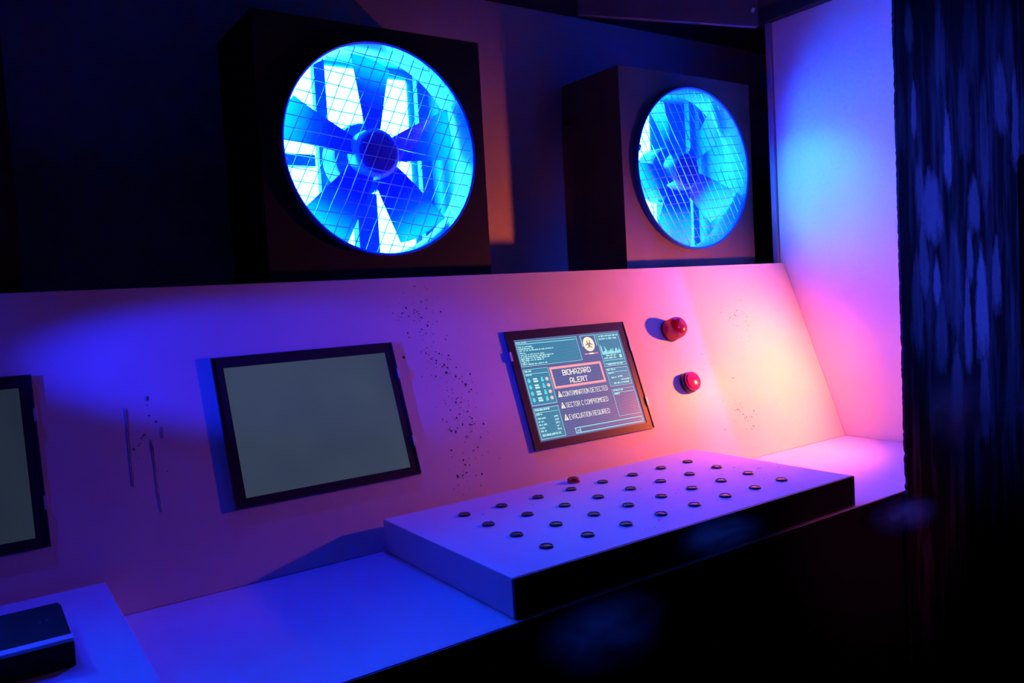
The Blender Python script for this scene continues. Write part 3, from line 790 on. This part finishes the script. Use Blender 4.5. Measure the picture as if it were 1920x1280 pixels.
bm = bmesh.new()
rc = 0.028; pts = []
X0, X1, Z0, Z1 = 0.058, 0.36, 0.26, 0.745
for (ccx, ccz, a0) in ((X1 - rc, Z1 - rc, 0), (X0 + rc, Z1 - rc, PI / 2), (X0 + rc, Z0 + rc, PI), (X1 - rc, Z0 + rc, 1.5 * PI)):
    for i in range(7):
        a = a0 + PI / 2 * i / 6; pts.append((ccx + rc * math.cos(a) - .2, ccz + rc * math.sin(a) - .5))
fv = [bm.verts.new((x, -.020, z)) for x, z in pts]; bv = [bm.verts.new((x, 0, z)) for x, z in pts]
bm.faces.new(fv); bm.faces.new(bv)
for i in range(len(pts)): j = (i + 1) % len(pts); bm.faces.new((fv[i], fv[j], bv[j], bv[i]))
es = [e for e in bm.edges if all(v.co.y < -.01 for v in e.verts)]
bmesh.ops.bevel(bm, geom=es, offset=0.002, segments=2, affect='EDGES')
o = from_bm('wall_plate', bm, MT['plate'], loc=(.2, -.4532, .5)); tag(o, 'black round-cornered plate on the worn wall at the right edge', 'panel')

# ------------------------------------------------------------------ red stage lamp behind the black wall, added blue spot at far left
def spot_lamp(pos, aim, label, lens, watt, col, cone, blend, soft):
  q = (aim - pos).to_track_quat('-Z', 'Y')
  Mx = Matrix.Translation(pos) @ q.to_matrix().to_4x4()
  t = thing('spot_lamp', label, 'lamp', matrix=Mx)
  bm = bmesh.new(); lathe(bm, [(.034, 0.0), (.036, 0.0), (.036, .07), (.030, .085), (.012, .09)], 32, cap0=False); from_bm('can', bm, MT['lampbody'], t, smooth=True)
  bm = bmesh.new(); lathe(bm, [(.0004, .010), (.033, .010), (.033, .014)], 32); from_bm('lens', bm, lens, t)
  bm = bmesh.new()
  tube(bm, (0.040, 0, .04), (0.040, 0.06, .06), .004, 8); tube(bm, (-0.040, 0, .04), (-0.040, 0.06, .06), .004, 8); tube(bm, (-.04, .06, .06), (.04, .06, .06), .004, 8)
  from_bm('yoke', bm, MT['lampbody'], t)
  ld = bpy.data.lights.new('lamp_beam', 'SPOT'); ld.energy = watt; ld.color = col; ld.spot_size = DEG(cone); ld.spot_blend = blend; ld.shadow_soft_size = soft
  lo = bpy.data.objects.new('lamp_beam', ld); COL.objects.link(lo); lo.parent = t; lo.location = (0, 0, -0.012)
spot_lamp(RED_POS, RED_AIM, 'red stage lamp tucked behind the ragged black wall', MT['lamplens'], RED_WATT, RED_LAMP, 130, 1.0, 0.022)
spot_lamp(SIDE_POS, SIDE_AIM, 'added blue spot out of view past the left end of the console', MT['added_lens'], SIDE_WATT, SIDE_COL, SIDE_CONE, SIDE_BLEND, 0.012)

# ------------------------------------------------------------------ added blue spots under the ceiling, one over each fan
for watt, p, lab in zip(DOWN_WATT, DOWN_POS, ('small blue downlight added under the ceiling at the far left', 'small blue downlight added under the ceiling over the middle fan', 'small blue downlight added under the ceiling over the right fan')):
    t = thing('fill_spot', lab, 'lamp', group='added blue spots', matrix=Matrix.Translation(p) @ Matrix.Rotation(DEG(-DOWN_TILT), 4, 'X'))
    bm = bmesh.new(); lathe(bm, [(.016, -.004), (.019, -.004), (.019, .026), (.012, .030)], 24, cap0=False); from_bm('can', bm, MT['lampbody'], t, smooth=True)
    bm = bmesh.new(); lathe(bm, [(.0004, .004), (.0155, .004), (.0155, .008)], 24); from_bm('lens', bm, MT['added_lens'], t)
    ld = bpy.data.lights.new('blue_beam', 'SPOT'); ld.energy = watt; ld.color = DOWN_COL; ld.spot_size = DEG(DOWN_CONE); ld.spot_blend = DOWN_BLEND; ld.shadow_soft_size = 0.015
    lo = bpy.data.objects.new('blue_beam', ld); COL.objects.link(lo); lo.parent = t; lo.location = (0, 0, -0.006)

# ------------------------------------------------------------------ drifting smoke
SMOKE = [((-0.64, -0.535, 0.000), (0.115, 0.05, 0.040), 80.0, 1.3, 'low violet smoke curl in front of the desk corner by the black wall'),
         ((-1.13, -0.505, 0.062), (0.120, 0.045, 0.036), 60.0, 1.2, 'faint violet smoke drifting before the button box front'),
         ((-1.44, -0.570, 0.015), (0.120, 0.060, 0.060), 32.0, 1.4, 'dim smoke patch below the near corner of the button box'),
         ((-0.43, -0.545, 0.190), (0.115, 0.055, 0.110), 80.0, 1.7, 'violet smoke rising against the left part of the worn wall'),
         ((-0.18, -0.545, 0.160), (0.110, 0.050, 0.070), 90.0, 1.7, 'violet smoke puff near the right edge of the worn wall'),
         ((-0.745, 0.400, 0.800), (0.125, 0.110, 0.270), 8.0, 2.0, 'thin blue smoke hanging between the two fans')]
for k, (p, r, dn, sc, lab) in enumerate(SMOKE):
    bm = bmesh.new(); bmesh.ops.create_icosphere(bm, subdivisions=3, radius=1.0)
    o = from_bm('smoke_wisp', bm, smoke_mat('smoke_%d' % k, dn, (0.85, 0.80, 0.85), sc, 0.36, 3.1 * k + 1.7), smooth=True, loc=p)
    o.scale = r; tag(o, lab, 'smoke', 'drifting smoke', 'stuff')
